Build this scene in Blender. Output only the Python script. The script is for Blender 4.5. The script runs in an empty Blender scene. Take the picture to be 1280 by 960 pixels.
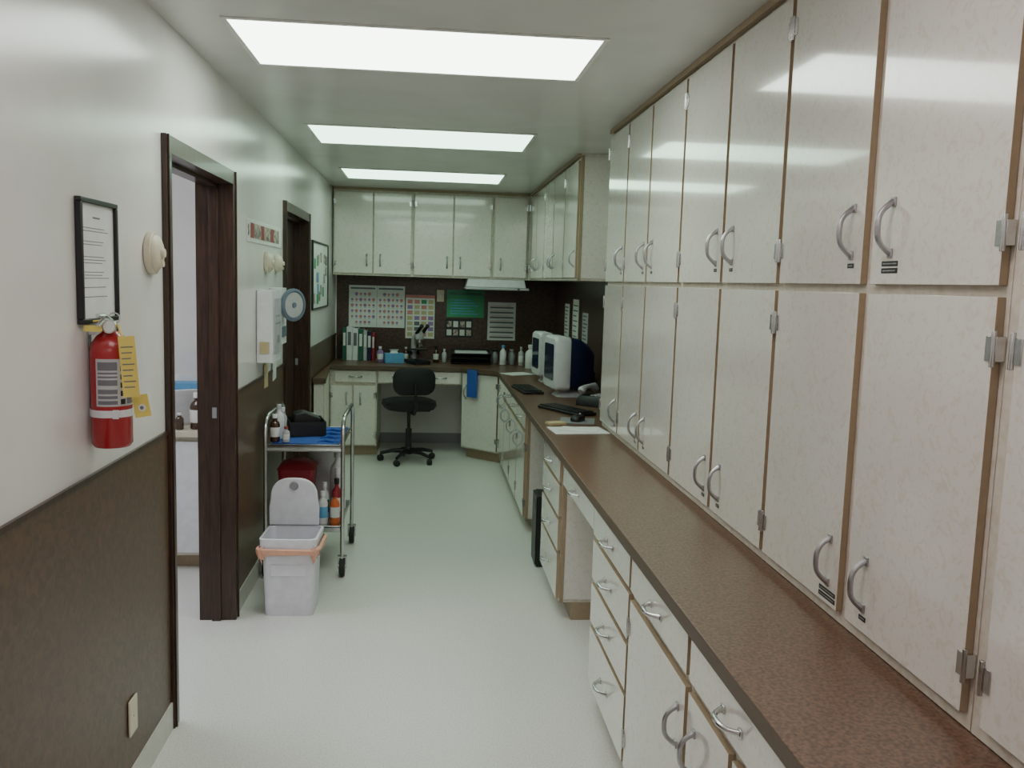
import bpy, math, random
from mathutils import Vector, Matrix
random.seed(7)
PI=math.pi
COL=bpy.context.scene.collection
# ------------------------------------------------------------------ materials
def mat(name,col,rough=0.5,metal=0.0,col2=None,scale=20,detail=4,lo=0.4,hi=0.6,bump=0.0,bscale=None,coat=0.0,emit=None,es=0,dist=0.0,trans=0.0,alpha=1.0,stretch=None):
    m=bpy.data.materials.new(name); m.use_nodes=True
    nt=m.node_tree; b=nt.nodes['Principled BSDF']
    b.inputs['Base Color'].default_value=(*col,1); b.inputs['Roughness'].default_value=rough
    b.inputs['Metallic'].default_value=metal; b.inputs['Coat Weight'].default_value=coat
    b.inputs['Coat Roughness'].default_value=0.06
    b.inputs['Transmission Weight'].default_value=trans
    b.inputs['Alpha'].default_value=alpha
    if emit: b.inputs['Emission Color'].default_value=(*emit,1); b.inputs['Emission Strength'].default_value=es
    tc=nt.nodes.new('ShaderNodeTexCoord'); src=tc.outputs['Object']
    if stretch:
        mp=nt.nodes.new('ShaderNodeMapping'); mp.inputs['Scale'].default_value=stretch
        nt.links.new(src,mp.inputs['Vector']); src=mp.outputs['Vector']
    n=nt.nodes.new('ShaderNodeTexNoise'); n.inputs['Scale'].default_value=scale; n.inputs['Detail'].default_value=detail
    n.inputs['Distortion'].default_value=dist
    nt.links.new(src,n.inputs['Vector'])
    r=nt.nodes.new('ShaderNodeValToRGB')
    c2=col2 if col2 else tuple(c*0.93 for c in col)
    r.color_ramp.elements[0].position=lo; r.color_ramp.elements[0].color=(*c2,1)
    r.color_ramp.elements[1].position=hi; r.color_ramp.elements[1].color=(*col,1)
    nt.links.new(n.outputs['Fac'],r.inputs['Fac']); nt.links.new(r.outputs['Color'],b.inputs['Base Color'])
    if bump>0:
        n2=nt.nodes.new('ShaderNodeTexNoise'); n2.inputs['Scale'].default_value=bscale or scale; n2.inputs['Detail'].default_value=3
        nt.links.new(src,n2.inputs['Vector'])
        bp=nt.nodes.new('ShaderNodeBump'); bp.inputs['Strength'].default_value=bump; bp.inputs['Distance'].default_value=0.002
        nt.links.new(n2.outputs['Fac'],bp.inputs['Height']); nt.links.new(bp.outputs['Normal'],b.inputs['Normal'])
    return m
M={}
M['lam']=mat('cream_mottled_laminate',(0.79,0.76,0.715),0.15,col2=(0.735,0.685,0.60),scale=50,detail=3,lo=0.36,hi=0.48,dist=1.2,coat=0.9)
M['edge']=mat('tan_board_edge',(0.38,0.29,0.19),0.5,scale=60)
M['frame']=mat('cabinet_face_frame',(0.72,0.68,0.60),0.35,col2=(0.64,0.58,0.48),scale=40)
M['ctr']=mat('brown_granite_laminate',(0.195,0.105,0.066),0.34,col2=(0.085,0.044,0.028),scale=120,detail=3,lo=0.34,hi=0.64)
M['ctredge']=mat('brown_counter_edge',(0.11,0.072,0.048),0.5,scale=60)
M['wain']=mat('brown_wainscot_laminate',(0.120,0.068,0.038),0.38,col2=(0.074,0.043,0.025),scale=36,detail=4,lo=0.35,hi=0.65,dist=1.0)
M['splash']=mat('dark_brown_backsplash',(0.085,0.048,0.034),0.3,col2=(0.05,0.028,0.02),scale=40,detail=6)
M['wood']=mat('dark_walnut_trim',(0.060,0.028,0.018),0.32,col2=(0.032,0.015,0.01),scale=12,stretch=(8,8,0.6),detail=5,coat=0.1)
M['paint']=mat('semi_gloss_wall_paint',(0.77,0.75,0.735),0.22,scale=3,bump=0.10,bscale=30)
M['ceil']=mat('gloss_ceiling_paint',(0.72,0.715,0.69),0.26,scale=3,bump=0.1,bscale=30)
M['floor']=mat('speckled_vinyl_floor',(0.75,0.745,0.715),0.27,col2=(0.63,0.625,0.585),scale=150,detail=3,lo=0.36,hi=0.54)
M['base']=mat('vinyl_baseboard',(0.62,0.62,0.57),0.4)
M['chrome']=mat('brushed_chrome',(0.62,0.62,0.62),0.25,1.0,scale=80)
M['pewter']=mat('pewter_handle',(0.46,0.46,0.48),0.30,0.85,scale=80)
M['steel']=mat('stainless_steel',(0.60,0.60,0.59),0.22,1.0,scale=90)
M['black']=mat('black_plastic',(0.012,0.012,0.014),0.4,scale=40)
M['blackf']=mat('black_upholstery',(0.012,0.012,0.015),0.7,scale=200,bump=0.4)
M['white']=mat('white_plastic',(0.80,0.80,0.83),0.35,scale=20)
M['lav']=mat('lavender_white_plastic',(0.78,0.77,0.85),0.35,scale=20)
M['cream']=mat('cream_plastic',(0.68,0.62,0.48),0.4,scale=20)
M['paper']=mat('white_paper',(0.74,0.75,0.74),0.7,scale=10)
M['ink']=mat('grey_ink',(0.16,0.16,0.18),0.8,scale=10)
M['red']=mat('red_enamel',(0.35,0.006,0.012),0.25,coat=0.4,scale=10)
M['redp']=mat('red_plastic',(0.30,0.015,0.03),0.4,scale=10)
M['yellow']=mat('yellow_tag',(0.72,0.58,0.14),0.6,scale=10)
M['tan']=mat('tan_card',(0.55,0.45,0.26),0.7,scale=10)
M['blue']=mat('blue_cloth',(0.03,0.10,0.42),0.9,scale=60,bump=0.5)
M['blue2']=mat('light_blue',(0.12,0.35,0.62),0.6,scale=20)
M['navy']=mat('navy_plastic',(0.010,0.016,0.06),0.3,scale=20)
M['green']=mat('green_paper',(0.05,0.32,0.16),0.6,scale=20)
M['dgreen']=mat('dark_green_binder',(0.02,0.12,0.08),0.4,scale=20)
M['pink']=mat('salmon_film',(0.80,0.42,0.30),0.4,scale=30,bump=0.4)
M['orange']=mat('orange_label',(0.75,0.16,0.04),0.5,scale=20)
M['amber']=mat('amber_glass',(0.06,0.022,0.01),0.12,scale=20,coat=0.5)
M['violet']=mat('violet_ink',(0.35,0.2,0.45),0.7,scale=20)
M['rose']=mat('rose_ink',(0.65,0.25,0.25),0.7,scale=20)
M['grey']=mat('grey_plastic',(0.28,0.28,0.3),0.4,scale=20)
M['bgrey']=mat('blue_grey_plastic',(0.16,0.20,0.27),0.35,scale=20)
M['lgrey']=mat('light_grey_plastic',(0.5,0.5,0.52),0.4,scale=20)
M['pgrey']=mat('pale_grey_plastic',(0.68,0.69,0.72),0.4,scale=20)
M['rubber']=mat('black_rubber',(0.02,0.02,0.02),0.7,scale=50)
M['photo']=mat('photo_print',(0.5,0.42,0.35),0.4,col2=(0.06,0.05,0.06),scale=40,lo=0.4,hi=0.55)
M['screen']=mat('dark_screen_glass',(0.02,0.03,0.07),0.08,scale=5)
M['lampf']=mat('white_light_frame',(0.80,0.80,0.77),0.4,scale=10)
M['lampA']=mat('fluorescent_lens_cool',(0.9,0.95,0.9),0.4,emit=(0.89,1.0,0.89),es=7.6)
M['lampD']=mat('fluorescent_lens_green',(0.9,0.95,0.9),0.4,emit=(0.68,1.0,0.76),es=4.8)
M['lampB']=mat('fluorescent_lens_warm',(0.95,0.95,0.9),0.4,emit=(1.0,0.90,0.88),es=5.0)
M['lampC']=mat('daylight_lens',(0.95,0.95,0.95),0.4,emit=(0.90,0.94,1.0),es=8.0)
# ------------------------------------------------------------------ mesh builder
class MB:
    def __init__(s): s.v=[]; s.f=[]; s.m=[]; s.s=[]; s.M=Matrix.Identity(4)
    def add(s,vs,fs,m=0,sm=False,ms=None):
        o=len(s.v); s.v+=[tuple(s.M@Vector(v)) for v in vs]
        for i,f in enumerate(fs):
            s.f.append([o+k for k in f]); s.m.append(ms[i] if ms else m); s.s.append(sm)
        return s
    def box(s,x0,x1,y0,y1,z0,z1,m=0,front=None):
        vs=[(x0,y0,z0),(x1,y0,z0),(x1,y1,z0),(x0,y1,z0),(x0,y0,z1),(x1,y0,z1),(x1,y1,z1),(x0,y1,z1)]
        fs=[(0,3,2,1),(4,5,6,7),(0,1,5,4),(1,2,6,5),(2,3,7,6),(3,0,4,7)]
        ms=[m]*6
        if front is not None: ms[2]=front
        return s.add(vs,fs,ms=ms)
    def prism(s,poly,z0,z1,m=0,side=None):
        n=len(poly); vs=[(x,y,z0) for x,y in poly]+[(x,y,z1) for x,y in poly]
        fs=[tuple(range(n))[::-1],tuple(range(n,2*n))]+[(i,(i+1)%n,n+(i+1)%n,n+i) for i in range(n)]
        return s.add(vs,fs,ms=[m,m]+[m if side is None else side]*n)
    def prism_xz(s,poly,y0,y1,m=0):
        n=len(poly); vs=[(x,y0,z) for x,z in poly]+[(x,y1,z) for x,z in poly]
        fs=[tuple(range(n)),tuple(range(n,2*n))[::-1]]+[((i+1)%n,i,n+i,n+(i+1)%n) for i in range(n)]
        return s.add(vs,fs,m)
    def lathe(s,prof,c=(0,0,0),seg=24,m=0,axis='z',ms=None):
        vs=[];fs=[];mm=[]
        n=len(prof)
        for r,z in prof:
            for i in range(seg):
                a=2*PI*i/seg; p=(r*math.cos(a),r*math.sin(a),z)
                if axis=='x': p=(p[2],p[0],p[1])
                if axis=='y': p=(p[1],p[2],p[0])
                vs.append((p[0]+c[0],p[1]+c[1],p[2]+c[2]))
        for k in range(n-1):
            for i in range(seg):
                j=(i+1)%seg
                fs.append((k*seg+i,k*seg+j,(k+1)*seg+j,(k+1)*seg+i)); mm.append(ms[k] if ms else m)
        fs.append(tuple(range(seg))[::-1]); mm.append(ms[0] if ms else m)
        fs.append(tuple((n-1)*seg+i for i in range(seg))); mm.append(ms[-1] if ms else m)
        return s.add(vs,fs,sm=True,ms=mm)
    def tube(s,pts,r,seg=8,m=0,closed=False):
        pts=[Vector(p) for p in pts]; n=len(pts)
        rr=r if isinstance(r,(list,tuple)) else [r]*n
        vs=[];fs=[]; ref=None
        for i,p in enumerate(pts):
            if closed: t=(pts[(i+1)%n]-pts[i-1])
            else: t=(pts[min(i+1,n-1)]-pts[max(i-1,0)])
            t.normalize()
            if ref is None:
                ref=Vector((0,0,1)) if abs(t.z)<0.9 else Vector((1,0,0))
            u=(ref-t*ref.dot(t)); 
            if u.length<1e-5: u=t.orthogonal()
            u.normalize(); w=t.cross(u); ref=u
            for k in range(seg):
                a=2*PI*k/seg; q=p+(u*math.cos(a)+w*math.sin(a))*rr[i]; vs.append(tuple(q))
        rng=n if closed else n-1
        for i in range(rng):
            for k in range(seg):
                i2=(i+1)%n
                fs.append((i*seg+k,i*seg+(k+1)%seg,i2*seg+(k+1)%seg,i2*seg+k))
        if not closed:
            fs.append(tuple(range(seg))[::-1]); fs.append(tuple((n-1)*seg+k for k in range(seg)))
        return s.add(vs,fs,m,sm=True)
    def loft(s,secs,m=0,cap0=True,cap1=True,ms=None):
        n=len(secs[0]); vs=[p for q in secs for p in q]; fs=[];mm=[]
        for k in range(len(secs)-1):
            for i in range(n):
                j=(i+1)%n; fs.append((k*n+i,k*n+j,(k+1)*n+j,(k+1)*n+i)); mm.append(ms[k] if ms else m)
        if cap0: fs.append(tuple(range(n))[::-1]); mm.append(ms[0] if ms else m)
        if cap1: fs.append(tuple((len(secs)-1)*n+i for i in range(n))); mm.append(ms[-1] if ms else m)
        return s.add(vs,fs,sm=True,ms=mm)
    def arc(s,c,r,a0,a1,z0,z1,m=0,seg=12):
        vs=[];fs=[]
        for i in range(seg+1):
            a=a0+(a1-a0)*i/seg
            vs+=[(c[0]+r*math.cos(a),c[1]+r*math.sin(a),z0),(c[0]+r*math.cos(a),c[1]+r*math.sin(a),z1)]
        for i in range(seg): fs.append((2*i,2*i+2,2*i+3,2*i+1))
        return s.add(vs,fs,m,sm=True)
def rrect(w,d,r,z,cx=0,cy=0,n=5):
    p=[]
    for sx,sy,a0 in ((1,1,0),(-1,1,PI/2),(-1,-1,PI),(1,-1,1.5*PI)):
        for i in range(n+1):
            a=a0+PI/2*i/n
            p.append((cx+sx*(w/2-r)+r*math.cos(a),cy+sy*(d/2-r)+r*math.sin(a),z))
    return p
ORG={}
def mkmesh(name,mb,mats,origin):
    me=bpy.data.meshes.new(name)
    o=Vector(origin)
    me.from_pydata([tuple(Vector(v)-o) for v in mb.v],[],mb.f)
    for k in mats: me.materials.append(M[k])
    for i,p in enumerate(me.polygons): p.material_index=mb.m[i]; p.use_smooth=mb.s[i]
    me.update()
    try: me.set_sharp_from_angle(angle=math.radians(38))
    except Exception: pass
    return me
def bevel(ob,b):
    if b:
        md=ob.modifiers.new('bevel','BEVEL'); md.width=b; md.segments=2; md.limit_method='ANGLE'; md.angle_limit=math.radians(40)
def thing(name,loc,rot=0,label='',cat='',group=None):
    e=bpy.data.objects.new(name,None); e.empty_display_size=0.05; COL.objects.link(e)
    e.location=loc; e.rotation_euler=(0,0,rot); e['label']=label; e['category']=cat
    if group: e['group']=group
    ORG[e]=Vector((0,0,0)); return e
def part(par,name,mb,mats,label=None,bev=0):
    xs=[v[0] for v in mb.v]; ys=[v[1] for v in mb.v]; zs=[v[2] for v in mb.v]
    c=Vector(((min(xs)+max(xs))/2,(min(ys)+max(ys))/2,(min(zs)+max(zs))/2))
    ob=bpy.data.objects.new(name,mkmesh(name,mb,mats,c)); COL.objects.link(ob)
    ob.parent=par; ob.location=c-ORG[par]; ORG[ob]=c
    if label: ob['label']=label
    bevel(ob,bev); return ob
def solo(name,mb,mats,loc,rot=0,label='',cat='',group=None,bev=0):
    ob=bpy.data.objects.new(name,mkmesh(name,mb,mats,(0,0,0))); COL.objects.link(ob)
    ob.location=loc; ob.rotation_euler=(0,0,rot); ob['label']=label; ob['category']=cat
    if group: ob['group']=group
    bevel(ob,bev); return ob
def struct(name,mb,mats,bev=0):
    ob=bpy.data.objects.new(name,mkmesh(name,mb,mats,(0,0,0))); COL.objects.link(ob); ob['kind']='structure'; bevel(ob,bev); return ob
# ------------------------------------------------------------------ dims
CH=1.63; ZC=2.47; CT=0.84; XL=-0.89; XR=1.30; YB=8.8; YF=-1.4
R90=-PI/2
# ------------------------------------------------------------------ room
struct('floor',MB().box(-2.7,XR+.12,YF-.12,YB+.12,-.1,0),['floor'])
struct('ceiling',MB().box(-2.7,XR+.12,YF-.12,YB+.12,ZC,ZC+.1),['ceil'])
w=MB(); X0=XL-.13
for a,b,z0 in ((YF,3.102,0),(3.102,4.183,2.088),(4.183,5.602,0),(5.602,6.753,2.088),(6.753,YB,0)): w.box(X0,XL,a,b,z0,ZC)
struct('wall_left',w,['paint'])
struct('wall_right',MB().box(XR,XR+.1,YF,YB+.1,0,ZC),['paint'])
struct('wall_back',MB().box(X0,XR,YB,YB+.1,0,ZC),['paint'])
struct('wall_front',MB().box(-2.7,XR,YF-.1,YF,0,ZC),['paint'])
struct('wall_side',MB().box(-2.7,-2.6,YF,5.5,0,ZC),['paint'])
struct('wall_side_far',MB().box(-2.6,X0,5.4,5.5,0,ZC),['paint'])
struct('wall_side_near',MB().box(-2.6,X0,1.6,1.7,0,ZC),['paint'])
# wainscot
w=MB()
for a,b in ((YF,3.10),(4.186,5.60),(6.756,YB-.001)):
    w.box(XL,XL+.006,a,b,0.10,1.075,0); w.box(XL,XL+.010,a,b,1.07,1.085,1)
struct('trim_1',w,['wain','wood'])
w=MB()
for a,b in ((YF,3.10),(4.186,5.60),(6.756,YB-.001)): w.box(XL,XL+.012,a,b,0.0,0.10,0)
struct('baseboard_left',w,['base'])
struct('baseboard_back',MB().box(-.44,.40,YB-.012,YB,0,.1),['grey'])
struct('trim_2',MB().box(XL+.011,XR,YB-.003,YB,CT-.02,1.66),['splash'])
struct('trim_3',MB().box(XR-.003,XR,4.86,YB-.004,CT-.02,1.66),['splash'])
struct('trim_4',MB().box(-2.6,X0,5.375,5.4,.95,1.02),['white'])
# doors
def doorframe(name,y0,y1,leaf=False):
    d=MB(); t=.06
    for y in (y0,y1-t): d.box(XL-.15,XL+.018,y,y+t+.0,0,2.03)
    d.box(XL-.15,XL+.018,y0,y1,2.03,2.09)
    d.box(XL-.09,XL-.05,y1-t-.015,y1-t,0,2.03); d.box(XL-.09,XL-.05,y0+t,y0+t+.015,0,2.03); d.box(XL-.09,XL-.05,y0+t,y1-t,2.015,2.03)
    d.box(XL+.0181,XL+.024,y0+.012,y0+.022,0,2.09); d.box(XL+.0181,XL+.024,y1-.022,y1-.012,0,2.09)
    if leaf: d.box(XL-.13,XL-.09,y0+t+.002,y1-t-.002,.008,2.025)
    d.box(XL-.080,XL-.060,y1-t-.0165,y1-t-.015,.97,1.02,1)
    return struct(name,d,['wood','grey'],.003)
doorframe('door_1',3.10,4.185); doorframe('door_2',5.60,6.755,True)
# ------------------------------------------------------------------ ceiling lights
def clight(x0,x1,y0,y1,lens,grp='fluorescent ceiling panels'):
    cx,cy=(x0+x1)/2,(y0+y1)/2
    t=thing('ceiling_light',(cx,cy,ZC-.006),0,'flush rectangular fluorescent ceiling panel with thin white frame','ceiling light',grp)
    hx,hy=(x1-x0)/2,(y1-y0)/2; f=.018
    b=MB().box(-hx-f,hx+f,-hy-f,-hy,0,.0055).box(-hx-f,hx+f,hy,hy+f,0,.0055).box(-hx-f,-hx,-hy,hy,0,.0055).box(hx,hx+f,-hy,hy,0,.0055)
    part(t,'light_frame',b,['lampf'],bev=.001)
    part(t,'diffuser',MB().box(-hx+.001,hx-.001,-hy+.001,hy-.001,.002,.005),[lens])
for y0,y1,l in ((3.10,3.71,'lampA'),(5.10,5.75,'lampD'),(7.03,7.68,'lampD'),(1.10,1.72,'lampB'),(-.9,-.28,'lampB')): clight(-.675,.59,y0,y1,l)
clight(-2.3,-1.5,3.2,4.4,'lampC','side room ceiling panels')
# ------------------------------------------------------------------ cabinets
def hndl(par,cx,y,cz,L=.115,vert=True,mt='pewter'):
    b=MB(); pts=[];rr=[]
    for i in range(15):
        t=-1+2*i/14; a=t*L/2; o=.032*(1-abs(t)**3.0)
        pts.append((cx,y-o-.002,cz+a) if vert else (cx+a,y-o-.002,cz)); rr.append(.0044+.0040*(abs(t)**6)+.0026*(1-t*t))
    b.tube(pts,rr,8)
    for sg in (-1,1):
        if vert: b.box(cx-.009,cx+.009,y-.005,y-.0004,cz+sg*L/2-.010,cz+sg*L/2+.010)
        else: b.box(cx+sg*L/2-.010,cx+sg*L/2+.010,y-.005,y-.0004,cz-.009,cz+.009)
    part(par,'handle',b,[mt],bev=.001)
def hinge(par,x,y,z,sg):
    b=MB()
    b.tube([(x+sg*.005,y-.003,z-.032),(x+sg*.005,y-.003,z+.032)],.0050,8)
    b.box(min(x-sg*.018,x),max(x-sg*.018,x),y-.0030,y-.0003,z-.022,z+.022)
    b.box(min(x+sg*.001,x+sg*.011),max(x+sg*.001,x+sg*.011),y-.002,-.0005,z-.022,z+.022)
    part(par,'hinge',b,['chrome'],bev=.0008)
def strip(par,cx,y,z,wd=.045,rows=1):
    for k in range(rows):
        zz=z-k*.015
        b=MB().box(cx-wd/2,cx+wd/2,y-.0012,y-.0002,zz-.0055,zz+.0055,0)
        x=cx-wd/2+.006
        while x<cx+wd/2-.006:
            q=random.uniform(.001,.0022); b.box(x,x+q,y-.0014,y-.0011,zz-.0014,zz+.0014,1); x+=q+.0022
        part(par,'label_strip',b,['black','lgrey'])
def cab(name,label,cat,loc,rot,wd,dp,z0,z1,doors=(),drawers=(),toe=0,group=None,lab=0,endtrim=False,toptrim=False,dm='lam'):
    t=thing(name,loc,rot,label,cat,group)
    b=MB()
    if toe: b.box(.0,wd,.06,dp,0,toe,1); b.box(0,wd,0,dp,toe,z1,0)
    else: b.box(0,wd,0,dp,z0,z1,0)
    part(t,'body',b,['frame','edge'],bev=.001)
    zb=toe if toe else z0
    if toptrim: part(t,'crown_strip',MB().box(0,wd,-.022,-.001,z1-.022,z1),['edge'])
    if endtrim:
        part(t,'end_panel',MB().box(wd+.0005,wd+.004,.02,dp-.001,zb+.015,z1-.02,0),['lam'],bev=.001)
        part(t,'edge_strip',MB().box(wd+.0005,wd+.006,-.001,.018,zb,z1-.01,0),['edge'])
    for d in doors:
        x0,x1,a,c,hs,hz=d[:6]; sty=d[6] if len(d)>6 else (1 if lab else 0)
        dd=part(t,'door',MB().box(x0,x1,-.017,-.0008,a,c,1,0),[dm,'edge'],bev=.0010)
        hx=x0+(.082 if lab else .06) if hs=='l' else x1-.05
        hndl(dd,hx,-.017,hz,.108 if lab else .10)
        ox,sg=(x1,1) if hs=='l' else (x0,-1)
        hinge(dd,ox,-.017,a+.09,sg); hinge(dd,ox,-.017,c-.09,sg)
        if sty==1: strip(dd,hx,-.017,hz-.078,.03,1)
        if sty==2: strip(dd,hx,-.017,hz-.076,.065,2)
        if sty==3: strip(dd,hx,-.017,hz-.078,.085,2)
    for d in drawers:
        x0,x1,a,c=d
        dd=part(t,'drawer',MB().box(x0,x1,-.017,-.0008,a,c,1,0),[dm,'edge'],bev=.0010)
        hndl(dd,(x0+x1)/2,-.017,(a+c)/2-.002,.105,False,'chrome')
    return t
XT=1.0
Yb=[4.85,4.39,3.93,3.41,2.90,2.415,1.924,1.431,.94,.45]
units=[(0,1),(1,3),(3,5),(5,7),(7,9)]
for (i,j) in units:
    wd=Yb[i]-Yb[j]-.002; ds=[]
    for k in range(i,j):
        x0=Yb[i]-Yb[k]+.012; x1=Yb[i]-Yb[k+1]-.013
        if k==7: x0+=.035
        if k==6: x0+=.018
        side='r' if (k-i)==0 else 'l'
        big=2 if k in(6,) else 1
        ds.append((x0,x1,1.650,2.430,side,1.770,big))
        ds.append((x0,x1,.875,1.630,side,.985,3 if k==5 else 1))
    cab('tall_cabinet','tall cream mottled laminate cabinet with stacked slab doors and curved handles','cabinet',(XT,Yb[i]-.001,0),R90,wd,XR-XT-.002,CT+.0015,ZC-.001,ds,group='cream laminate cabinets',lab=1,toptrim=True)
s=.538
for i,(n) in enumerate((2,2,1)):
    Y0=8.43-i*2*s; wd=n*s-.002; ds=[]
    for k in range(n):
        ds.append((k*s+.012,(k+1)*s-.014,1.675,2.425,'r' if k==0 else 'l',1.80))
    cab('wall_cabinet','cream laminate wall cabinet with slab doors above brown backsplash','cabinet',(.98,Y0,0),R90,wd,XR-.98-.005,1.655,ZC-.001,ds,group='cream laminate cabinets',endtrim=(i==2),toptrim=True)
for x0,x1,n in ((-.882,-.138,2),(-.136,.618,2),(.620,.958,1)):
    W=x1-x0; ds=[]
    for k in range(n):
        a=k*W/n+(.013 if n==1 or k==0 else .008); c=(k+1)*W/n-(.02 if k==n-1 else .006)
        ds.append((a,c,1.675,2.425,('r' if k==0 else 'l') if n==2 else 'l',1.80))
    cab('wall_cabinet','cream laminate wall cabinet with two slab doors over the desk' if n==2 else 'cream laminate single-door wall cabinet above the range hood','cabinet',(x0,8.46,0),0,W,YB-8.46-.005,1.655,ZC-.001,ds,group='cream laminate cabinets',toptrim=True)
cab('wall_cabinet','cream laminate blind corner wall cabinet','cabinet',(.960,8.46,0),0,.328,YB-8.46-.005,1.655,ZC-.001,[],group='cream laminate cabinets')
# worktop
poly=[(-.876,6.96),(-.775,6.96),(-.86,8.05),(.317,8.06),(.64,7.75),(.64,.45),(XR-.005,.45),(XR-.005,YB-.005),(-.876,YB-.005)]
solo('worktop',MB().prism(poly,CT-.04,CT,0,1),['ctr','ctredge'],(0,0,0),0,'long L-shaped brown granite-look laminate worktop with dark edge','countertop',bev=.002)
ZT=CT-.0405
XB=.668
def base(y1,y0,doors,drawers,label='cream laminate base cabinet under brown worktop',endtrim=False):
    return cab('base_cabinet',label,'cabinet',(XB,y1-.001,0),R90,y1-y0-.002,XR-XB-.011,0,ZT,doors,drawers,toe=.09,group='cream base cabinets',endtrim=endtrim)
def stack(wd): return [(.012,wd-.014,.685,.79),(.012,wd-.014,.515,.665),(.012,wd-.014,.345,.495),(.012,wd-.014,.105,.325)]
wd=.62
base(3.24,2.62,[],stack(wd),'cream laminate four-drawer base cabinet with chrome pulls')
base(2.62,2.00,[(.012,wd-.014,.105,.655,'r',.53)],[(.012,wd-.014,.685,.79)])
base(2.00,1.38,[(.013,wd/2-.012,.105,.655,'l',.53),(wd/2+.012,wd-.014,.105,.655,'l',.53)],[(.012,wd-.014,.685,.79)])
base(1.38,.47,[(.013,.44,.105,.655,'r',.53),(.46,.88,.105,.655,'l',.53)],[(.012,.88,.685,.79)])
base(4.71,4.09,[],stack(wd),'cream laminate four-drawer base cabinet beside the open knee space',True)
cab('desk_drawer_unit','shallow cream drawer hung under worktop over knee space','drawer',(XB+.01,4.083,0),R90,.841,.45,.672,CT-.0402,[],[(.03,.80,.685,.79)])
for y1,y0,k in ((7.70,7.15,0),(7.148,6.63,1),(6.628,6.11,1),(6.108,5.60,1)):
    W=y1-y0
    if k==0: base(y1,y0,[(.013,W/2-.008,.105,.79,'r',.62),(W/2+.008,W-.014,.105,.79,'l',.62)],[])
    else: base(y1,y0,[(.013,W-.014,.105,.655,'l',.55)],[(.012,W-.014,.685,.79)],endtrim=(y0==5.60))
p1=Vector((.345,8.095)); p2=Vector((.665,7.79)); dv=p2-p1; ang=math.atan2(dv.y,dv.x)
t=thing('base_cabinet',(p1.x,p1.y,0),ang,'cream diagonal corner base cabinet with one slab door','cabinet','cream base cabinets')
L=dv.length
bb=MB().box(0.0,L,.0,.10,.09,ZT).box(.02,L-.02,.05,.10,0,.09,1)
part(t,'body',bb,['frame','edge'])
dd=part(t,'door',MB().box(.012,L-.012,-.019,-.0008,.105,.79,1,0),['lam','edge'],bev=.0012)
hndl(dd,.06,-.019,.62); hinge(dd,L-.012,-.019,.2,1); hinge(dd,L-.012,-.019,.7,1)
cab('base_cabinet','cream base cabinet with one drawer above two doors by the desk','cabinet',(-.868,8.10,0),0,.43,.685,0,ZT,[(.013,.205,.105,.655,'r',.53),(.22,.418,.105,.655,'l',.53)],[(.05,.418,.685,.79)],toe=.09,group='cream base cabinets')
cab('desk_drawer_unit','shallow cream drawers hung under desk worktop','drawer',(-.435,8.10,0),0,.77,.5,.672,CT-.0402,[],[(.015,.37,.685,.79),(.39,.755,.685,.79)])
t=thing('side_cabinet',(-.86,7.0,0),0,'narrow tapered cream cabinet end against wainscot','cabinet')
part(t,'body',MB().prism([(-.014,0),(.07,0),(-.005,1.04),(-.014,1.04)],0,ZT),['frame'])
part(t,'end_panel',MB().box(-.010,.066,-.016,-.001,.1,ZT-.01,1,0),['lam','edge'],bev=.001)
# range hood
t=thing('range_hood',(.66,8.33,1.555),0,'white under-cabinet range hood with dark filter','range hood')
part(t,'hood_shell',MB().prism_xz([(-.29,.024),(.29,.024),(.27,.098),(-.27,.098)],.135,.455),['white'],bev=.004)
part(t,'hood_lip',MB().box(-.30,.30,-.03,.455,0,.022),['lgrey'],bev=.004)
part(t,'filter',MB().box(-.24,.24,.05,.40,-.006,-.0005),['grey'])
part(t,'control_knob',MB().lathe([(.009,-.042),(.010,-.031)],(.2,.0,.011),12,0,'y'),['black'])
# ------------------------------------------------------------------ wall posters
def poster(W,H,els):
    b=MB().box(-W/2,W/2,-.0025,-.0004,0,H,0)
    for e in els:
        if e[0]=='r': b.box(-W/2+e[1]*W,-W/2+e[2]*W,-.0036,-.0026,e[3]*H,e[4]*H,e[5])
        else: b.lathe([(e[3],-.0038),(e[3],-.0026)],(-W/2+e[1]*W,0,e[2]*H),12,e[4],'y')
    return b
YP=YB-.0032
els=[('r',.03,.47,.91,.95,1),('r',.53,.97,.91,.95,1),('r',.498,.502,0,1,1)]
for h in (0,.5):
    for r in range(6):
        for c in range(6):
            if (r in (0,5) and c in (0,5)): continue
            els.append(('c',h+.06+c*.076,.12+r*.135,.0125 if (r+c)%3 else .016,2+((r*7+c*3)%2)))
            els.append(('r',h+.045+c*.076,h+.075+c*.076,.065+r*.135,.073+r*.135,1))
b=poster(.545,.41,els)
solo('poster',b,['paper','ink','violet','rose'],(-.4875,YP,1.15),0,'wide white laboratory chart with rows of small coloured cells','poster','laboratory charts on the backsplash')
els=[('r',.0,1,.93,1,2)]
for r in range(7):
    for c in range(4): els.append(('r',.06+c*.24,.24+c*.24,.05+r*.125,.14+r*.125,random.choice([1,2,3,4,5,5])))
solo('poster',poster(.285,.43,els),['paper','ink','rose','violet','green','tan'],(-.062,YP,1.05),0,'white chart with grid of small coloured panels','poster','laboratory charts on the backsplash')
els=[('r',.05,.95,.82,.92,1)]+[('r',.1,.85-.1*(k%3),.12+k*.1,.15+k*.1,2) for k in range(6)]
solo('poster',poster(.37,.27,els),['green','dgreen','blue2'],(.385,YP,1.27),0,'green glossy information poster','poster','laboratory charts on the backsplash')
els=[]
for r in range(2):
    for c in range(4): els.append(('r',.05+c*.24,.23+c*.24,.1+r*.45,.42+r*.45,1 if (r+c)%2 else 2))
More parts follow.
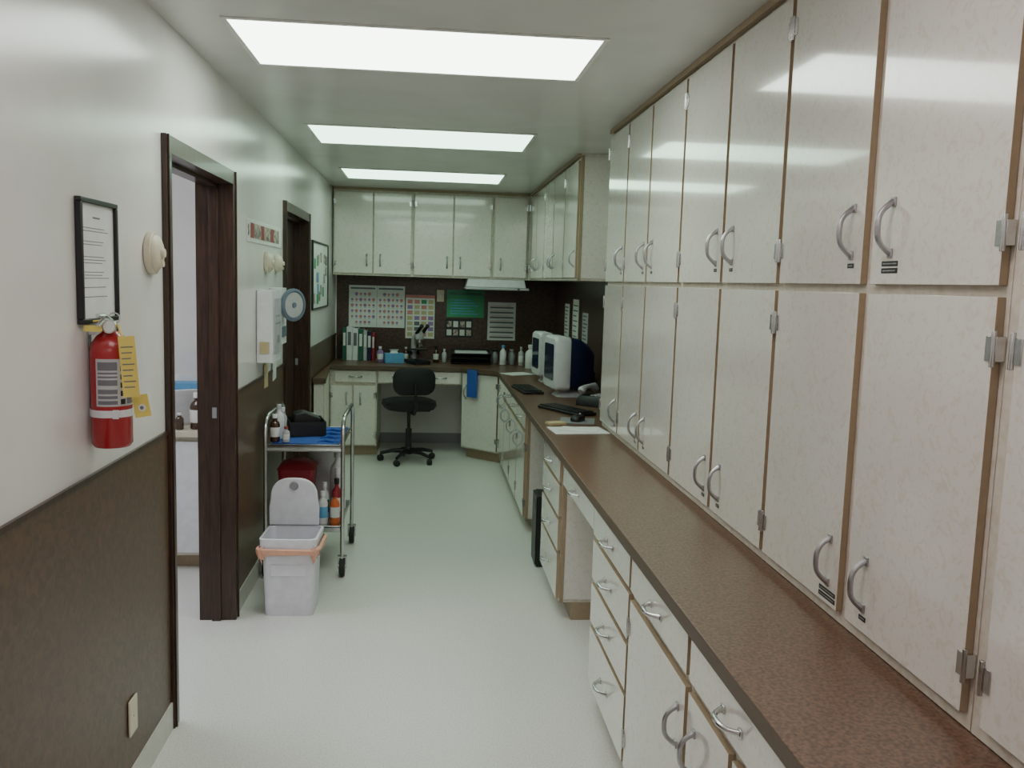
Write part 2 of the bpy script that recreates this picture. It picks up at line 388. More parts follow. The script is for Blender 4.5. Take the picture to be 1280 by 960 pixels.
solo('poster',poster(.27,.185,els),['black','photo','paper'],(.325,YP,1.07),0,'dark board holding small photographs and cards','poster')
els=[]
for k in range(7): els+=[('r',.08,.92,.06+k*.13,.10+k*.13,1),('r',.1,.8,.125+k*.13,.135+k*.13,2)]
solo('poster',poster(.28,.38,els),['paper','ink','rose'],(.75,YP,1.05),0,'white tabulated price list sheet','poster','laboratory charts on the backsplash')
t=thing('light_switch',(.135,YP,1.42),0,'beige light switch plate on brown backsplash','light switch')
part(t,'plate',MB().box(-.035,.035,-.006,-.0005,0,.115),['cream'],bev=.002)
part(t,'toggle',MB().box(-.006,.006,-.014,-.0062,.045,.07),['white'],bev=.001)
for (y0,y1,z0,z1,mm) in ((7.95,8.2,1.15,1.45,'paper'),(7.45,7.75,1.1,1.5,'paper'),(7.0,7.25,1.12,1.4,'lgrey')):
    W=y1-y0;H=z1-z0
    b=MB().box(-W/2,W/2,-.003,-.0005,0,H,0)
    for k in range(8): b.box(-W/2+.03,W/2-.03-random.uniform(0,.08),-.004,-.0031,.03+k*H/9,.04+k*H/9,1)
    solo('notice_sheet',b,[mm,'ink'],(XR-.0032,(y0+y1)/2,z0),R90,'printed sheet taped to brown wall panel','paper','notices on the wall panel')
# ------------------------------------------------------------------ left wall things
RL=PI/2
def framed(name,yc,z0,W,H,label,lines=True,loc_x=XL):
    t=thing(name,(loc_x,yc,z0),RL,label,'framed picture')
    f=.013
    b=MB().box(-W/2,W/2,-.018,-.001,0,f).box(-W/2,W/2,-.018,-.001,H-f,H).box(-W/2,-W/2+f,-.018,-.001,f,H-f).box(W/2-f,W/2,-.018,-.001,f,H-f)
    part(t,'frame',b,['black'],bev=.002)
    b=MB().box(-W/2+f,W/2-f,-.008,-.002,f,H-f,0)
    if lines:
        b.box(-.03,.02,-.0087,-.0081,H-.05,H-.046,1)
        for k,q in enumerate((.075,.083,.11,.118,.15,.158,.166,.19,.198,.206,.23,.255)):
            x=-W/2+.035; xe=W/2-.05-random.uniform(0,.06)
            while x<xe:
                q2=random.uniform(.005,.012); b.box(x,min(x+q2,xe+.004),-.0087,-.0081,H-q-.0018,H-q,1); x+=q2+.003
    else:
        for k in range(16): 
            x=random.uniform(-W/2+.05,W/2-.16); z=random.uniform(.04,H-.12)
            b.box(x,x+.1,-.0087-.0002*k,-.0081,z,z+.08,random.choice([1,2,3,4,4,4]))
    part(t,'print',b,['paper','ink','blue2','green','photo'])
    return t
framed('framed_notice',2.485,1.490,.27,.325,'black-framed typed notice hung on white wall')
framed('framed_collage',7.48,1.37,1.05,.54,'black-framed collage of small colourful pictures beside doorway',False)
def dome(yc,zc,r,label):
    t=thing('wall_chime',(XL,yc,zc),RL,label,'alarm','round wall devices')
    part(t,'base_ring',MB().lathe([(r,-.022),(r,-.001)],(0,0,0),32,0,'y'),['cream'],bev=.003)
    part(t,'dome',MB().lathe([(r*.2,-.040),(r*.55,-.038),(r*.8,-.030),(r*.86,-.0225)],(0,0,0),32,0,'y'),['cream'])
    part(t,'center_button',MB().lathe([(r*.2,-.050),(r*.26,-.0405)],(0,0,0),16,0,'y'),['cream'])
    part(t,'test_button',MB().lathe([(r*.14,-.046),(r*.16,-.0385)],(0,0,-r*.5),12,0,'y'),['cream'])
dome(2.955,1.69,.068,'round cream wall alarm beside dark door casing')
dome(5.02,1.70,.06,'round cream wall alarm under picture strip'); dome(5.35,1.70,.055,'round cream wall alarm under picture strip')
t=thing('wall_outlet',(XL+.007,2.68,.21),RL,'cream electrical cover plate on brown wainscot','outlet')
part(t,'plate',MB().box(-.036,.036,-.007,-.0005,0,.115),['cream'],bev=.003)
part(t,'screw',MB().lathe([(.004,-.009),(.004,-.0072)],(0,0,.0575),8,0,'y'),['cream'])
b=MB().box(-.5,.5,-.006,-.001,0,.115,0)
for k in range(9): b.box(-.43+k*.096,-.345+k*.096,-.0075,-.0061,.02,.095,1 if k%3 else 2)
b.box(-.495,-.455,-.0075,-.0061,.03,.085,1)
solo('picture_strip',b,['paper','photo','redp'],(XL,5.0,1.795),RL,'narrow horizontal strip of small photographs on white wall','picture')
t=thing('wall_dispenser',(XL,4.86,1.17),RL,'white wall-mounted dispenser box with papers','dispenser')
part(t,'box_body',MB().loft([rrect(.26,.085,.012,z,0,-.044) for z in (0,.38)]),['white'])
part(t,'front_panel',MB().box(-.10,.10,-.094,-.0875,.05,.34,0).box(-.08,.08,-.096,-.0941,.2,.21,1).box(-.08,.05,-.096,-.0941,.24,.25,1).box(-.03,.03,-.0965,-.0941,.10,.14,1),['lgrey','grey'],bev=.002)
part(t,'side_card',MB().box(-.137,-.131,-.07,-.02,.05,.11),['tan'])
# white wall unit with round dial
t=thing('wall_dial_unit',(XL,5.20,1.24),RL,'white wall unit carrying round grey-blue dial','wall device')
part(t,'base',MB().loft([rrect(.20,.07,.02,z,0,-.037) for z in (0,.32)]),['white'])
part(t,'bracket_arm',MB().tube([(0,-.07,.21),(-.02,-.105,.22),(-.035,-.118,.225)],.012,10),['lgrey'])
b=MB(); b.M=Matrix.Translation((-.045,-.128,.225))@Matrix.Rotation(-.62,4,'Z')
b.lathe([(.088,.012),(.094,.004),(.094,-.010),(.080,-.014),(.078,-.008)],(0,0,0),32,0,'y')
dial=part(t,'dial',b,['bgrey'])
b=MB(); b.M=Matrix.Translation((-.045,-.128,.225))@Matrix.Rotation(-.62,4,'Z')
b.lathe([(.072,-.0085),(.072,-.0100)],(0,0,0),28,0,'y')
part(dial,'dial_face',b,['lgrey'])
b=MB(); b.M=Matrix.Translation((-.045,-.128,.225))@Matrix.Rotation(-.62,4,'Z')
b.lathe([(.016,-.0105),(.014,-.016)],(0,0,0),14,0,'y')
part(dial,'dial_hub',b,['bgrey'])
part(t,'control_strip',MB().box(-.08,.06,-.076,-.0725,.04,.10),['bgrey'])
b=MB().prism_xz([(-.05,0),(.05,.01),(.045,.16),(0,.2),(-.045,.15)],-.006,-.001)
solo('hanging_tag',b,['paper'],(XL+.006,5.24,1.02),RL,'white paper tag hanging below dial unit','tag')
solo('hanging_tag',MB().prism_xz([(-.05,0),(.05,0),(.05,.12),(0,.15),(-.05,.12)],-.006,-.001),['tan'],(XL+.006,4.97,1.01),RL,'tan paper tag hanging below dispenser','tag')
# ------------------------------------------------------------------ fire extinguisher
t=thing('fire_extinguisher',(-.834,2.425,1.160),0,'red fire extinguisher with yellow tags hung on wall bracket','fire extinguisher')
RC=.0515
part(t,'cylinder',MB().lathe([(.030,0),(.045,.002),(RC,.012),(RC,.255),(.047,.278),(.034,.298),(.022,.307),(.020,.312)],seg=36),['red'])
o=MB(); o.arc((0,0),RC+.0006,-2.0,.35,.115,.24,0,18)
for z0,z1 in ((.120,.130),(.135,.143),(.148,.16),(.17,.185),(.19,.195),(.2,.205),(.21,.232)): o.arc((0,0),RC+.001,-1.9,-.95,z0,z1,1)
for k in range(5): o.arc((0,0),RC+.001,-.8,-.55,.120+k*.022,.134+k*.022,2)
o.arc((0,0),RC+.001,-.45,.2,.12,.16,1).arc((0,0),RC+.001,-.45,.2,.17,.21,3).arc((0,0),RC+.001,-.45,.2,.215,.232,2)
part(t,'label_panel',o,['lgrey','ink','black','redp'])
part(t,'band',MB().lathe([(RC+.0003,.085),(RC+.0018,.085),(RC+.0018,.104),(RC+.0003,.104)],seg=36).box(.02,.034,-.053,-.047,.083,.106),['pgrey'])
part(t,'valve',MB().lathe([(.016,.312),(.016,.328),(.011,.330),(.011,.340)],seg=16).tube([(0,0,.324),(.012,-.03,.324)],.008,8),['chrome'])
part(t,'gauge',MB().lathe([(.018,-.044),(.018,-.030)],(.012,0,.325),20,0,'y').lathe([(.0145,-.0452),(.0145,-.0441)],(.012,0,.325),20,1,'y'),['chrome','paper'])
b=MB(); b.tube([(.0,-.005,.336),(.0,-.045,.342),(-.005,-.07,.328)],[.008,.007,.005],8); b.tube([(0,.01,.336),(0,-.035,.352),(-.005,-.075,.354)],[.007,.007,.005],8)
part(t,'lever',b,['chrome'])
part(t,'pull_ring',MB().tube([(.018+.014*math.cos(2*PI*i/14),-.02,.346+.014*math.sin(2*PI*i/14)) for i in range(14)],.0018,6,closed=True),['chrome'])
part(t,'hose',MB().tube([(-.01,.015,.325),(-.0,.045,.315),(.01,.064,.28),(.01,.064,.2),(.01,.064,.10)],[.008]*4+[.011],10),['black'])
part(t,'wall_bracket',MB().box(-.0555,-.0522,-.012,.012,.10,.308).box(-.0522,-.0205,-.008,.008,.300,.308),['chrome'])
b=MB(); b.M=Matrix.Translation((.030,-.045,.305))@Matrix.Rotation(-.07,4,'Y')
b.box(.008,.050,-.012,-.0105,-.165,-.005,0)
for k in range(8): b.box(.013,.044-.004*(k%3),-.0128,-.0121,-.035-k*.015,-.032-k*.015,1)
part(t,'inspection_tag',b,['yellow','ink'])
b=MB(); b.M=Matrix.Translation((.056,-.02,.145))@Matrix.Rotation(-.18,4,'Y')
b.box(.0,.042,.0,.0015,-.065,-.005,0).lathe([(.010,-.0018),(.010,-.0003)],(.022,0,-.04),12,1,'y').lathe([(.005,-.003),(.005,-.0019)],(.022,0,-.04),12,2,'y')
part(t,'card_tag',b,['yellow','paper','ink'])
part(t,'top_tag',MB().box(-.045,.0,-.0600,-.0590,.312,.328,0).tube([(-.045,-.05,.32),(-.045,-.02,.335),(-.02,.01,.338),(.03,-.03,.33),(.045,-.045,.30)],.0028,6,0),['yellow'])
# ------------------------------------------------------------------ utility cart
cx0,cx1,cy0,cy1=-.205,.205,0,.62
CX,CY=-.64,4.74
t=thing('utility_cart',(CX,CY,0),0,'stainless steel two-shelf utility cart on black casters','cart')
b=MB()
r=.0115
for x in (cx0,cx1):
    b.tube([(x,cy0,.10),(x,cy0,.70),(x,cy0,.80),(x,cy0+.03,.855),(x,cy0+.08,.875),(x,cy1-.08,.875),(x,cy1-.03,.855),(x,cy1,.80),(x,cy1,.10)],r,10)
for y in (cy0,cy1): b.tube([(cx0,y,.70),(cx1,y,.70)],.007,8)
part(t,'frame',b,['steel'])
for z in (.72,.27):
    b=MB().box(cx0+.013,cx1-.013,cy0+.013,cy1-.013,z,z+.006)
    for q in ((cx0+.013,cx1-.013,cy0+.013,cy0+.017),(cx0+.013,cx1-.013,cy1-.017,cy1-.013),(cx0+.013,cx0+.017,cy0+.017,cy1-.017),(cx1-.017,cx1-.013,cy0+.017,cy1-.017)):
        b.box(q[0],q[1],q[2],q[3],z-.025,z+.010)
    part(t,'shelf',b,['steel'],bev=.001)
for x in (cx0,cx1):
    for y in (cy0,cy1):
        w=MB().lathe([(.03,-.016),(.050,-.014),(.054,-.007),(.054,.007),(.050,.014),(.03,.016)],(x,y+.01,.0545),24,0,'x')
        w.lathe([(.018,-.018),(.018,.018)],(x,y+.01,.0545),16,1,'x')
        w.box(x-.025,x-.019,y-.008,y+.022,.045,.112,1).box(x+.019,x+.025,y-.008,y+.022,.045,.112,1).box(x-.025,x+.025,y-.012,y+.024,.11,.116,1)
        part(t,'caster',w,['rubber','steel'])
def bottle(x,y,z,r,h,body,cap,label,neck=.35,lab=None,name='bottle',cat='bottle',group=None):
    t=thing(name,(x,y,z),0,label,cat,group)
    hb=h*.86
    prof=[(r*.9,0),(r,.004),(r,hb*.22),(r*1.002,hb*.221),(r*1.002,hb*.62),(r,hb*.621),(r,hb*.72),(r*.85,hb*.82),(r*neck,hb*.92),(r*neck,hb)]
    ms=[0,0,0,1,1,0,0,0,0,0]
    part(t,'body',MB().lathe(prof,seg=20,ms=ms if lab else [0]*10),[body]+([lab] if lab else []))
    part(t,'cap',MB().lathe([(r*neck*1.25,hb+.0003),(r*neck*1.25,h*.99),(r*neck*1.1,h)],seg=16),[cap])
    return t
b=MB(); vs=[];fs=[]; nx,ny=14,22
for i in range(nx+1):
    for j in range(ny+1):
        x=-.178+.356*i/nx; y=.032+.555*j/ny
        vs.append((x,y,.003+.004*random.random()))
for i in range(nx):
    for j in range(ny): fs.append((i*(ny+1)+j,(i+1)*(ny+1)+j,(i+1)*(ny+1)+j+1,i*(ny+1)+j+1))
b.add(vs,fs,0,True)
b.box(-.178,.178,.032,.587,.0002,.002)
for k in range(4):
    y=.08+k*.12; b.tube([(.06,y,.006),(.10,y+.02,.012),(.15,y-.01,.008),(.17,y+.01,.006)],[.004,.009,.009,.003],8)
solo('towel',b,['blue'],(CX,CY,.7262),0,'blue absorbent cloth spread over the cart top shelf','towel')
zt=.7345
t=thing('instrument_tray',(CX-.03,CY+.36,zt),.25,'black open tray box holding supplies','tray')
part(t,'tray',MB().box(-.11,.09,-.12,.12,0,.004).box(-.11,.09,-.12,-.115,.004,.08).box(-.11,.09,.115,.12,.004,.08).box(-.11,-.105,-.115,.115,.004,.08).box(.085,.09,-.115,.115,.004,.08),['black'])
part(t,'device',MB().prism_xz([(-.09,.02),(.06,.02),(.07,.09),(-.02,.13),(-.08,.12)],-.07,.05),['black'],bev=.006)
part(t,'folded_packet',MB().prism_xz([(-.08,.02),(.05,.02),(.06,.10),(-.05,.12)],.055,.085),['lgrey'],bev=.004)
bottle(CX-.165,CY+.07,zt,.026,.15,'amber','white','small amber bottle with white label and cap',.45,'paper',group='bottles on the cart')
bottle(CX-.105,CY+.06,zt,.020,.085,'lgrey','redp','small clear bottle with red cap',.45,'paper',group='bottles on the cart')
bottle(CX-.16,CY+.17,zt,.028,.19,'white','lgrey','white plastic squeeze bottle with pale label',.4,'pgrey',group='bottles on the cart')
bottle(CX-.155,CY+.26,zt,.024,.16,'lgrey','white','clear plastic bottle with white cap',.45,group='bottles on the cart')
bottle(CX+.155,CY+.10,.2765,.026,.17,'orange','redp','orange bottle with red cap on the lower shelf',.4,'paper',group='bottles on the cart')
bottle(CX+.155,CY+.19,.2765,.028,.23,'redp','black','dark red bottle with black cap on the lower shelf',.4,'paper',group='bottles on the cart')
bottle(CX+.09,CY+.09,.2765,.028,.18,'pgrey','white','pale blue spray bottle on the lower shelf',.4,'blue2',group='bottles on the cart')
bottle(CX+.09,CY+.18,.2765,.024,.21,'pgrey','white','tall pale bottle on the lower shelf',.4,'amber',group='bottles on the cart')
bottle(CX+.15,CY+.29,.2765,.033,.27,'pgrey','white','pale grey spray bottle on the lower shelf',.4,'paper',group='bottles on the cart')
bottle(CX+.14,CY+.40,.2765,.045,.36,'white','lgrey','white cleaning jug on the lower shelf',.4,'paper',group='bottles on the cart')
t=thing('sharps_container',(CX-.07,CY+.26,.2765),0,'red sharps container with dark lid on lower cart shelf','container')
part(t,'bin',MB().loft([rrect(.15,.16,.02,0),rrect(.20,.20,.02,.28)]),['redp'])
part(t,'lid',MB().loft([rrect(.21,.21,.02,.2805),rrect(.18,.18,.05,.305),rrect(.10,.10,.04,.325)]),['redp'])
t=thing('plastic_bag',(CX+.05,CY+.51,.2765),0,'crumpled white plastic bag of supplies','bag')
b=MB(); secs=[]
for k,(z,s_) in enumerate(((0,.09),(.04,.15),(.12,.17),(.2,.17),(.33,.14),(.38,.10),(.41,.14))):
    secs.append([(s_*.5*(1+.18*math.sin(5*a+k))*math.cos(a),s_*.32*(1+.18*math.sin(4*a+2*k))*math.sin(a),z) for a in [2*PI*i/24 for i in range(24)]])
part(t,'bag',b.loft(secs),['white'])
# ------------------------------------------------------------------ trash can
t=thing('trash_can',(-.632,4.27,0),-.03,'white plastic trash can with raised lid and salmon liner','trash can')
secs=[rrect(.225,.20,.025,0),rrect(.23,.205,.025,.01),rrect(.25,.235,.03,.335),rrect(.268,.255,.03,.34),rrect(.274,.260,.03,.385),rrect(.25,.235,.028,.387),rrect(.23,.21,.025,.06)]
part(t,'bin',MB().loft(secs),['lav'])
secs=[]
for k,(z,o) in enumerate(((.290,.004),(.312,.013),(.336,.016),(.345,.006))):
    q=rrect(.265+o*2,.25+o*2,.03,z,n=9)
    q=[(p[0]*(1+.04*math.sin(i*1.9+k)),p[1]*(1+.035*math.sin(i*1.5+k)),p[2]+((.018*math.sin(i*.9)+.012*math.sin(i*2.6)) if k==0 else .006*math.sin(i*1.1+k))) for i,p in enumerate(q)]
    secs.append(q)
part(t,'liner_bag',MB().loft(secs,cap0=False,cap1=False),['pink'])
W=.122
def sp(v,e): return (abs(v)**e)*(1 if v>=0 else -1)
poly=[(-W-.012,.390),(W-.012,.390),(W-.010,.48)]+[((W-.006)*sp(math.cos(a),.72)-.012,.525+.105*sp(math.sin(a),.85)) for a in [PI*i/18 for i in range(19)]]+[(-W-.014,.48)]
lid=part(t,'lid',MB().prism_xz(poly,.110,.130),['lav'],bev=.006)
part(lid,'lid_button',MB().lathe([(.018,.100),(.022,.1095)],(-.012,0,.592),18,0,'y'),['grey'])
part(t,'front_panel',MB().box(-.085,.085,-.1165,-.108,.20,.26),['lav'],bev=.004)
# ------------------------------------------------------------------ office chair
t=thing('office_chair',(-.14,7.86,0),.25,'black fabric office chair with five-star base on casters','chair')
b=MB()
for i in range(5):
    a=2*PI*i/5+.3; b.tube([(.02*math.cos(a),.02*math.sin(a),.10),(.15*math.cos(a),.15*math.sin(a),.095),(.25*math.cos(a),.25*math.sin(a),.072)],[.024,.018,.014],8)
b.lathe([(.035,.07),(.038,.12),(.028,.14)],seg=16)
part(t,'star_base',b,['black'])
for i in range(5):
    a=2*PI*i/5+.3; c=MB(); c.M=Matrix.Translation((.25*math.cos(a),.25*math.sin(a),.028))@Matrix.Rotation(a+.8,4,'Z')
    c.lathe([(.02,-.022),(.0275,-.018),(.0275,-.005),(.0275,.005),(.0275,.018),(.02,.022)],(0,0,0),16,0,'x'); c.tube([(0,0,.0),(0,0,.04)],.006,8)
    part(t,'caster',c,['rubber'])
part(t,'gas_column',MB().lathe([(.028,.14),(.028,.30),(.015,.301),(.015,.47)],seg=16),['black'])
part(t,'seat',MB().loft([rrect(.30,.28,.1,.47,n=8),rrect(.42,.40,.13,.485,n=8),rrect(.46,.43,.14,.52,n=8),rrect(.45,.42,.14,.555,n=8),rrect(.36,.33,.12,.57,n=8)]),['blackf'])
b=MB(); secs=[]
for y,sx,sz in ((-.03,.8,.8),(-.018,.96,.96),(0,1,1),(.02,.98,.97),(.032,.8,.8)):
    q=rrect(.38*sx,.24*sz,.09*min(sx,sz),0,n=7)
    secs.append([(p[0],-.20+y-.0+ .35*p[0]*p[0],.745+p[1]) for p in q])
part(t,'backrest',b.loft(secs),['blackf'])
part(t,'back_support',MB().tube([(0,-.05,.455),(0,-.2,.46),(0,-.255,.50),(0,-.25,.62),(0,-.236,.74)],[.014,.014,.016,.014,.014],8),['black'])
part(t,'height_lever',MB().tube([(.02,0,.455),(.2,.02,.45)],.006,8),['black'])
# ------------------------------------------------------------------ towel on corner cabinet
dn=Vector((dv.y,-dv.x)).normalized()
pm=p1+dv*.36
b=MB(); b.loft([[(x,y,z) for x,y in ((-.06,-.010),(-.03,-.016),(0,-.011),(.03,-.017),(.06,-.010),(.06,-.004),(0,-.004),(-.06,-.004))] for z in (-.22,-.1,0,.03)])
solo('hand_towel',b,['blue'],(pm.x+dn.x*.045,pm.y+dn.y*.045,.80),ang,'blue cloth draped over the corner cabinet door','towel')
# ------------------------------------------------------------------ back counter goods
def binder(x,wd,h,dp,mt,label):
    t=thing('binder',(x,8.56,CT+.0012),0,label,'binder','binders and books on the desk')
    part(t,'cover',MB().box(-wd/2,-wd/2+.004,0,dp,0,h).box(wd/2-.004,wd/2,0,dp,0,h).box(-wd/2+.004,wd/2-.004,0,.004,0,h),[mt],bev=.001)
    part(t,'pages',MB().box(-wd/2+.006,wd/2-.006,.006,dp-.008,.004,h-.01),['paper'])
    part(t,'spine_label',MB().box(-wd*.3,wd*.3,-.0012,-.0003,h*.45,h*.85),['paper' if mt not in('white','paper') else 'ink'])
x=-.80
for wd,h,mt,lb in ((.04,.31,'dgreen','green ring binder standing on desk'),(.055,.32,'white','white ring binder standing on desk'),(.055,.31,'white','white ring binder standing on desk'),(.05,.30,'dgreen','dark green ring binder standing on desk'),(.035,.29,'lgrey','grey ring binder standing on desk'),(.045,.28,'navy','navy ring binder standing on desk'),(.03,.27,'redp','dark red book standing on desk')):
    binder(x+wd/2,wd-.003,h,.2,mt,lb); x+=wd
bottle(-.43,8.42,CT+.001,.03,.15,'violet','white','violet bottle with white cap by binders',.4,'paper')
t=thing('tissue_box',(-.30,8.40,CT+.001),.2,'blue cardboard glove box with white opening','box')
part(t,'carton',MB().box(-.09,.09,-.05,.05,0,.09),['blue2'],bev=.002)
part(t,'tissue',MB().loft([rrect(.08,.03,.01,.0905),rrect(.06,.015,.005,.11),rrect(.09,.03,.01,.125)]),['paper'])
t=thing('microscope',(-.07,8.33,CT+.001),.5,'black and white binocular microscope on the desk','microscope')
part(t,'base',MB().loft([rrect(.17,.22,.03,0),rrect(.17,.22,.03,.03),rrect(.13,.18,.03,.045)]),['black'])
part(t,'arm',MB().tube([(0,.08,.04),(0,.095,.15),(0,.085,.24),(0,.02,.29)],[.03,.026,.026,.024],10),['lgrey'])
part(t,'stage',MB().box(-.07,.07,-.07,.06,.13,.142),['black'],bev=.002)
part(t,'objective_turret',MB().lathe([(.01,.155),(.012,.19),(.032,.2),(.032,.23)],(0,-.02,0),16).tube([(0,-.02,.2),(.035,-.02,.165)],.011,8),['chrome'])
part(t,'head',MB().lathe([(.04,.235),(.045,.28),(.035,.31)],(0,-.015,0),20),['lgrey'])
for x in (-.03,.03): part(t,'eyepiece',MB().tube([(x,-.02,.29),(x,-.10,.35),(x,-.12,.365)],[.018,.016,.02],12),['black'])
for x in (-1,1): part(t,'focus_knob',MB().lathe([(.024,.03*x),(.024,.05*x)],(0,.09,.10),16,0,'x'),['black'])
bottle(.10,8.5,CT+.001,.028,.16,'amber','black','amber reagent bottle with black cap',.4,'paper',group='bottles on the desk')
bottle(.18,8.55,CT+.001,.025,.13,'lgrey','white','clear reagent bottle with white cap',.4,group='bottles on the desk')
bottle(-.19,8.56,CT+.001,.024,.14,'amber','white','amber reagent bottle with white cap',.4,'paper',group='bottles on the desk')
t=thing('letter_tray',(.43,8.50,CT+.001),0,'black stacked letter tray holding papers','tray')
for k in range(3):
    part(t,'tier',MB().box(-.19,.19,-.13,.13,.01+k*.045,.014+k*.045).box(-.19,-.186,-.13,.13,.0+k*.045,.04+k*.045).box(.186,.19,-.13,.13,.0+k*.045,.04+k*.045).box(-.186,.186,.126,.13,.014+k*.045,.04+k*.045),['black'])
part(t,'paper_stack',MB().box(-.15,.16,-.12,.11,.1045,.115),['paper'])
bottle(.74,8.40,CT+.001,.032,.19,'white','blue2','small white plastic jug near range hood',.4,group='bottles on the counter')
bottle(.83,8.45,CT+.001,.035,.15,'grey','chrome','dark canister with metal lid',.8,group='bottles on the counter')
bottle(.91,8.36,CT+.001,.028,.18,'lgrey','lgrey','grey plastic spray bottle on counter',.35,'paper',group='bottles on the counter')
bottle(.67,8.5,CT+.001,.03,.14,'grey','black','grey canister with black lid',.8,group='bottles on the counter')
bottle(.97,8.10,CT+.001,.05,.22,'white','white','large white jug beside monitors',.4,'paper',group='bottles on the counter')
t=thing('supply_box',(1.12,7.70,CT+.001),.1,'grey cardboard supply box with open top','box')
part(t,'carton',MB().box(-.10,.10,-.13,.13,0,.16),['grey'],bev=.002)
part(t,'flap',MB().box(-.10,.10,-.20,-.131,.156,.160),['grey'])
solo('paper_sheet',MB().box(-.12,.12,-.10,.10,0,.006),['paper'],(.80,7.55,CT+.001),.5,'white sheets of paper lying on worktop','paper','loose papers on the worktop')
t=thing('label_printer',(1.17,6.66,CT+.001),-1.2,'black desktop printer beside the monitors','printer')
part(t,'case',MB().loft([rrect(.20,.20,.02,0),rrect(.20,.20,.02,.12),rrect(.16,.15,.02,.17)]),['black'])
part(t,'paper_slot',MB().box(-.07,.07,-.1055,-.1005,.06,.075),['lgrey'])
# monitors
def crt(x,y,rot,s,label,hous='navy'):
    t=thing('computer_monitor',(x,y,CT+.001),rot,label,'monitor','computer monitors on the worktop')
    def R(w,h,r,yy,zc): return [(p[0],yy,zc+p[1]) for p in rrect(w*s,h*s,r*s,0,n=4)]
    z=.255*s
    part(t,'front_bezel',MB().loft([R(.35,.37,.03,-.155*s,z),R(.38,.40,.035,-.135*s,z),R(.38,.40,.035,-.045*s,z),R(.37,.39,.035,-.035*s,z)][::-1]),['pgrey'])
    part(t,'housing',MB().loft([R(.365,.385,.035,-.0345*s,z),R(.36,.37,.04,.04*s,z),R(.30,.32,.05,.11*s,z-.01),R(.20,.22,.04,.17*s,z-.02)][::-1]),[hous])
    part(t,'screen',MB().loft([R(.28,.27,.02,-.159*s,z+.008),R(.28,.27,.02,-.1555*s,z+.008)][::-1]),['screen'])
    part(t,'stand',MB().loft([rrect(.24*s,.22*s,.05*s,0),rrect(.22*s,.2*s,.05*s,.02*s),rrect(.12*s,.12*s,.04*s,.056*s)]),['pgrey'])
crt(1.015,6.17,-1.47,.93,'white-fronted tube computer monitor with navy blue housing')
crt(1.02,7.05,-1.50,.88,'blue and white tube monitor standing behind another')
def keyboard(x,y,rot,label):
    t=thing('keyboard',(x,y,CT+.001),rot,label,'keyboard','keyboards on the worktop')
    part(t,'case',MB().prism([( -.21,-.075),(.21,-.075),(.21,.075),(-.21,.075)],0,.018),['black'],bev=.004)
    b=MB()
    for r in range(5):
        for c in range(17): b.box(-.2+c*.0235,-.2+c*.0235+.019,-.064+r*.026,-.064+r*.026+.021,.0183,.025)
    part(t,'keys',b,['black'])
keyboard(.88,5.38,-1.1,'black keyboard on the worktop'); keyboard(.75,6.40,-1.45,'black keyboard before the far monitor')
t=thing('computer_mouse',(.885,4.99,CT+.0045),-.6,'black and grey computer mouse on mouse pad','mouse')
part(t,'shell',MB().loft([rrect(.06,.11,.028,0,n=6),rrect(.064,.115,.03,.014,n=6),rrect(.055,.10,.027,.028,n=6),rrect(.03,.06,.015,.036,n=6)]),['black'])
part(t,'scroll_wheel',MB().lathe([(.008,-.004),(.008,.004)],(0,.03,.034),12,0,'x'),['lgrey'])
solo('mouse_pad',MB().loft([rrect(.2,.22,.02,0),rrect(.2,.22,.02,.003)]),['grey'],(.885,5.0,CT+.001),-.2,'thin grey mouse pad beside keyboard','mouse pad')
solo('paper_sheet',MB().box(-.15,.15,-.11,.11,0,.004),['paper'],(.83,4.66,CT+.001),.1,'white sheets of paper lying on worktop','paper','loose papers on the worktop')
solo('paper_sheet',MB().box(-.10,.10,-.07,.07,0,.002),['paper'],(.84,4.68,CT+.0055),-.3,'white sheets of paper lying on worktop','paper','loose papers on the worktop')
solo('notepad',MB().box(-.05,.05,-.035,.035,0,.012),['tan'],(.74,4.88,CT+.001),.4,'tan notepad beside papers','notepad')
t=thing('desk_telephone',(1.13,5.70,CT+.001),-.7,'grey desk telephone with curved handset','telephone')
part(t,'base',MB().loft([rrect(.20,.22,.02,0),rrect(.20,.22,.02,.03),rrect(.17,.18,.02,.065)]),['black'])
part(t,'handset',MB().tube([(-.06,-.10,.09),(-.06,-.09,.10),(-.06,-.04,.118),(-.06,.02,.12),(-.06,.07,.112),(-.06,.10,.09)],[.022,.028,.016,.015,.028,.022],10),['lgrey'])
b=MB()
for r in range(4):
    for c in range(3): b.box(-.01+c*.028,.008+c*.028,-.06+r*.03,-.042+r*.03,.0655,.071)
part(t,'keypad',b,['lgrey'])
t=thing('computer_tower',(.840,4.98,0),R90,'black computer tower standing on floor in knee space','computer')
part(t,'case',MB().box(-.09,.09,-.18,.22,.012,.42),['black'],bev=.004)
part(t,'front_panel',MB().box(-.088,.088,-.192,-.1805,.015,.415).box(-.07,.07,-.194,-.1921,.34,.38),['black'],bev=.002)
for x in (-.07,.07): part(t,'foot',MB().box(x-.015,x+.015,-.18,.2,0,.0118),['rubber'])
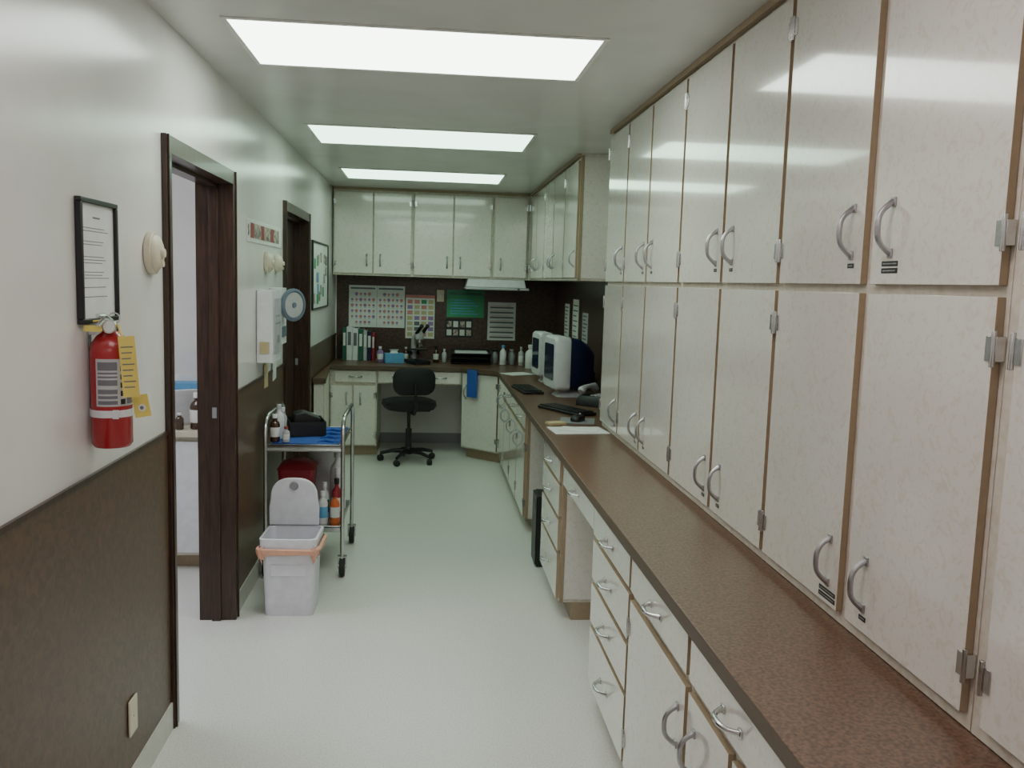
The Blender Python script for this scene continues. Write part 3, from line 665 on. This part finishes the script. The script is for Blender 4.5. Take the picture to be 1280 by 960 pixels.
# ------------------------------------------------------------------ side room
cab('base_cabinet','plain white cabinet with pale counter seen through doorway','cabinet',(-2.0,4.87,0),0,.98,.50,0,.745,[(.02,.33,.1,.72,'r',.6),(.35,.96,.1,.72,'l',.6)],[],toe=.08,dm='white')
solo('worktop',MB().box(0,1.0,0,.54,0,.035),['cream'],(-2.03,4.83,.7465),0,'pale laminate counter seen through doorway','countertop',bev=.003)
bottle(-1.235,4.91,.783,.042,.20,'amber','white','dark amber bottle with white label on pale counter',.45,'paper',group='bottles in the side room')
bottle(-1.325,4.88,.783,.022,.09,'amber','white','short amber bottle with white cap on pale counter',.45,group='bottles in the side room')
bottle(-1.14,4.97,.783,.03,.14,'amber','white','dark amber bottle with white cap on pale counter',.45,group='bottles in the side room')
t=thing('laptop',(-1.40,5.08,.783),PI+.5,'open white laptop seen from behind on pale counter','laptop')
part(t,'keyboard_deck',MB().box(-.13,.13,-.09,.09,0,.016),['white'],bev=.003)
b=MB(); b.M=Matrix.Translation((0,.09,.018))@Matrix.Rotation(-.30,4,'X'); b.box(-.13,.13,0,.008,0,.20,0).box(-.12,.12,-.001,-.0002,.012,.185,1)
part(t,'display',b,['white','bgrey'])
t=thing('blue_supply_box',(-1.30,5.30,.783),.05,'blue cardboard box against side room wall','box')
part(t,'carton',MB().box(-.19,.19,-.055,.055,0,.21),['blue2'],bev=.003)
part(t,'box_label',MB().box(-.10,.05,-.0565,-.0555,.06,.14),['paper'])
# ------------------------------------------------------------------ world + camera
wd=bpy.data.worlds.new('world'); bpy.context.scene.world=wd; wd.use_nodes=True
wd.node_tree.nodes['Background'].inputs[0].default_value=(.5,.55,.5,1); wd.node_tree.nodes['Background'].inputs[1].default_value=.1
cam=bpy.data.cameras.new('camera'); co=bpy.data.objects.new('camera',cam); COL.objects.link(co)
p=math.atan(126.8/1100); y=math.atan(110/1107); 
Fh=Vector((math.sin(y),math.cos(y),0)); R0=Vector((math.cos(y),-math.sin(y),0)); Z=Vector((0,0,1))
F=Fh*math.cos(p)-Z*math.sin(p); U0=Fh*math.sin(p)+Z*math.cos(p)
R=(R0+U0*.03).normalized(); U=(U0-R0*.03).normalized(); B=-F
co.matrix_world=Matrix(((R.x,U.x,B.x,0),(R.y,U.y,B.y,0),(R.z,U.z,B.z,CH),(0,0,0,1)))
cam.lens=1100/1280*36; cam.sensor_width=36; cam.clip_start=.02
bpy.context.scene.camera=co
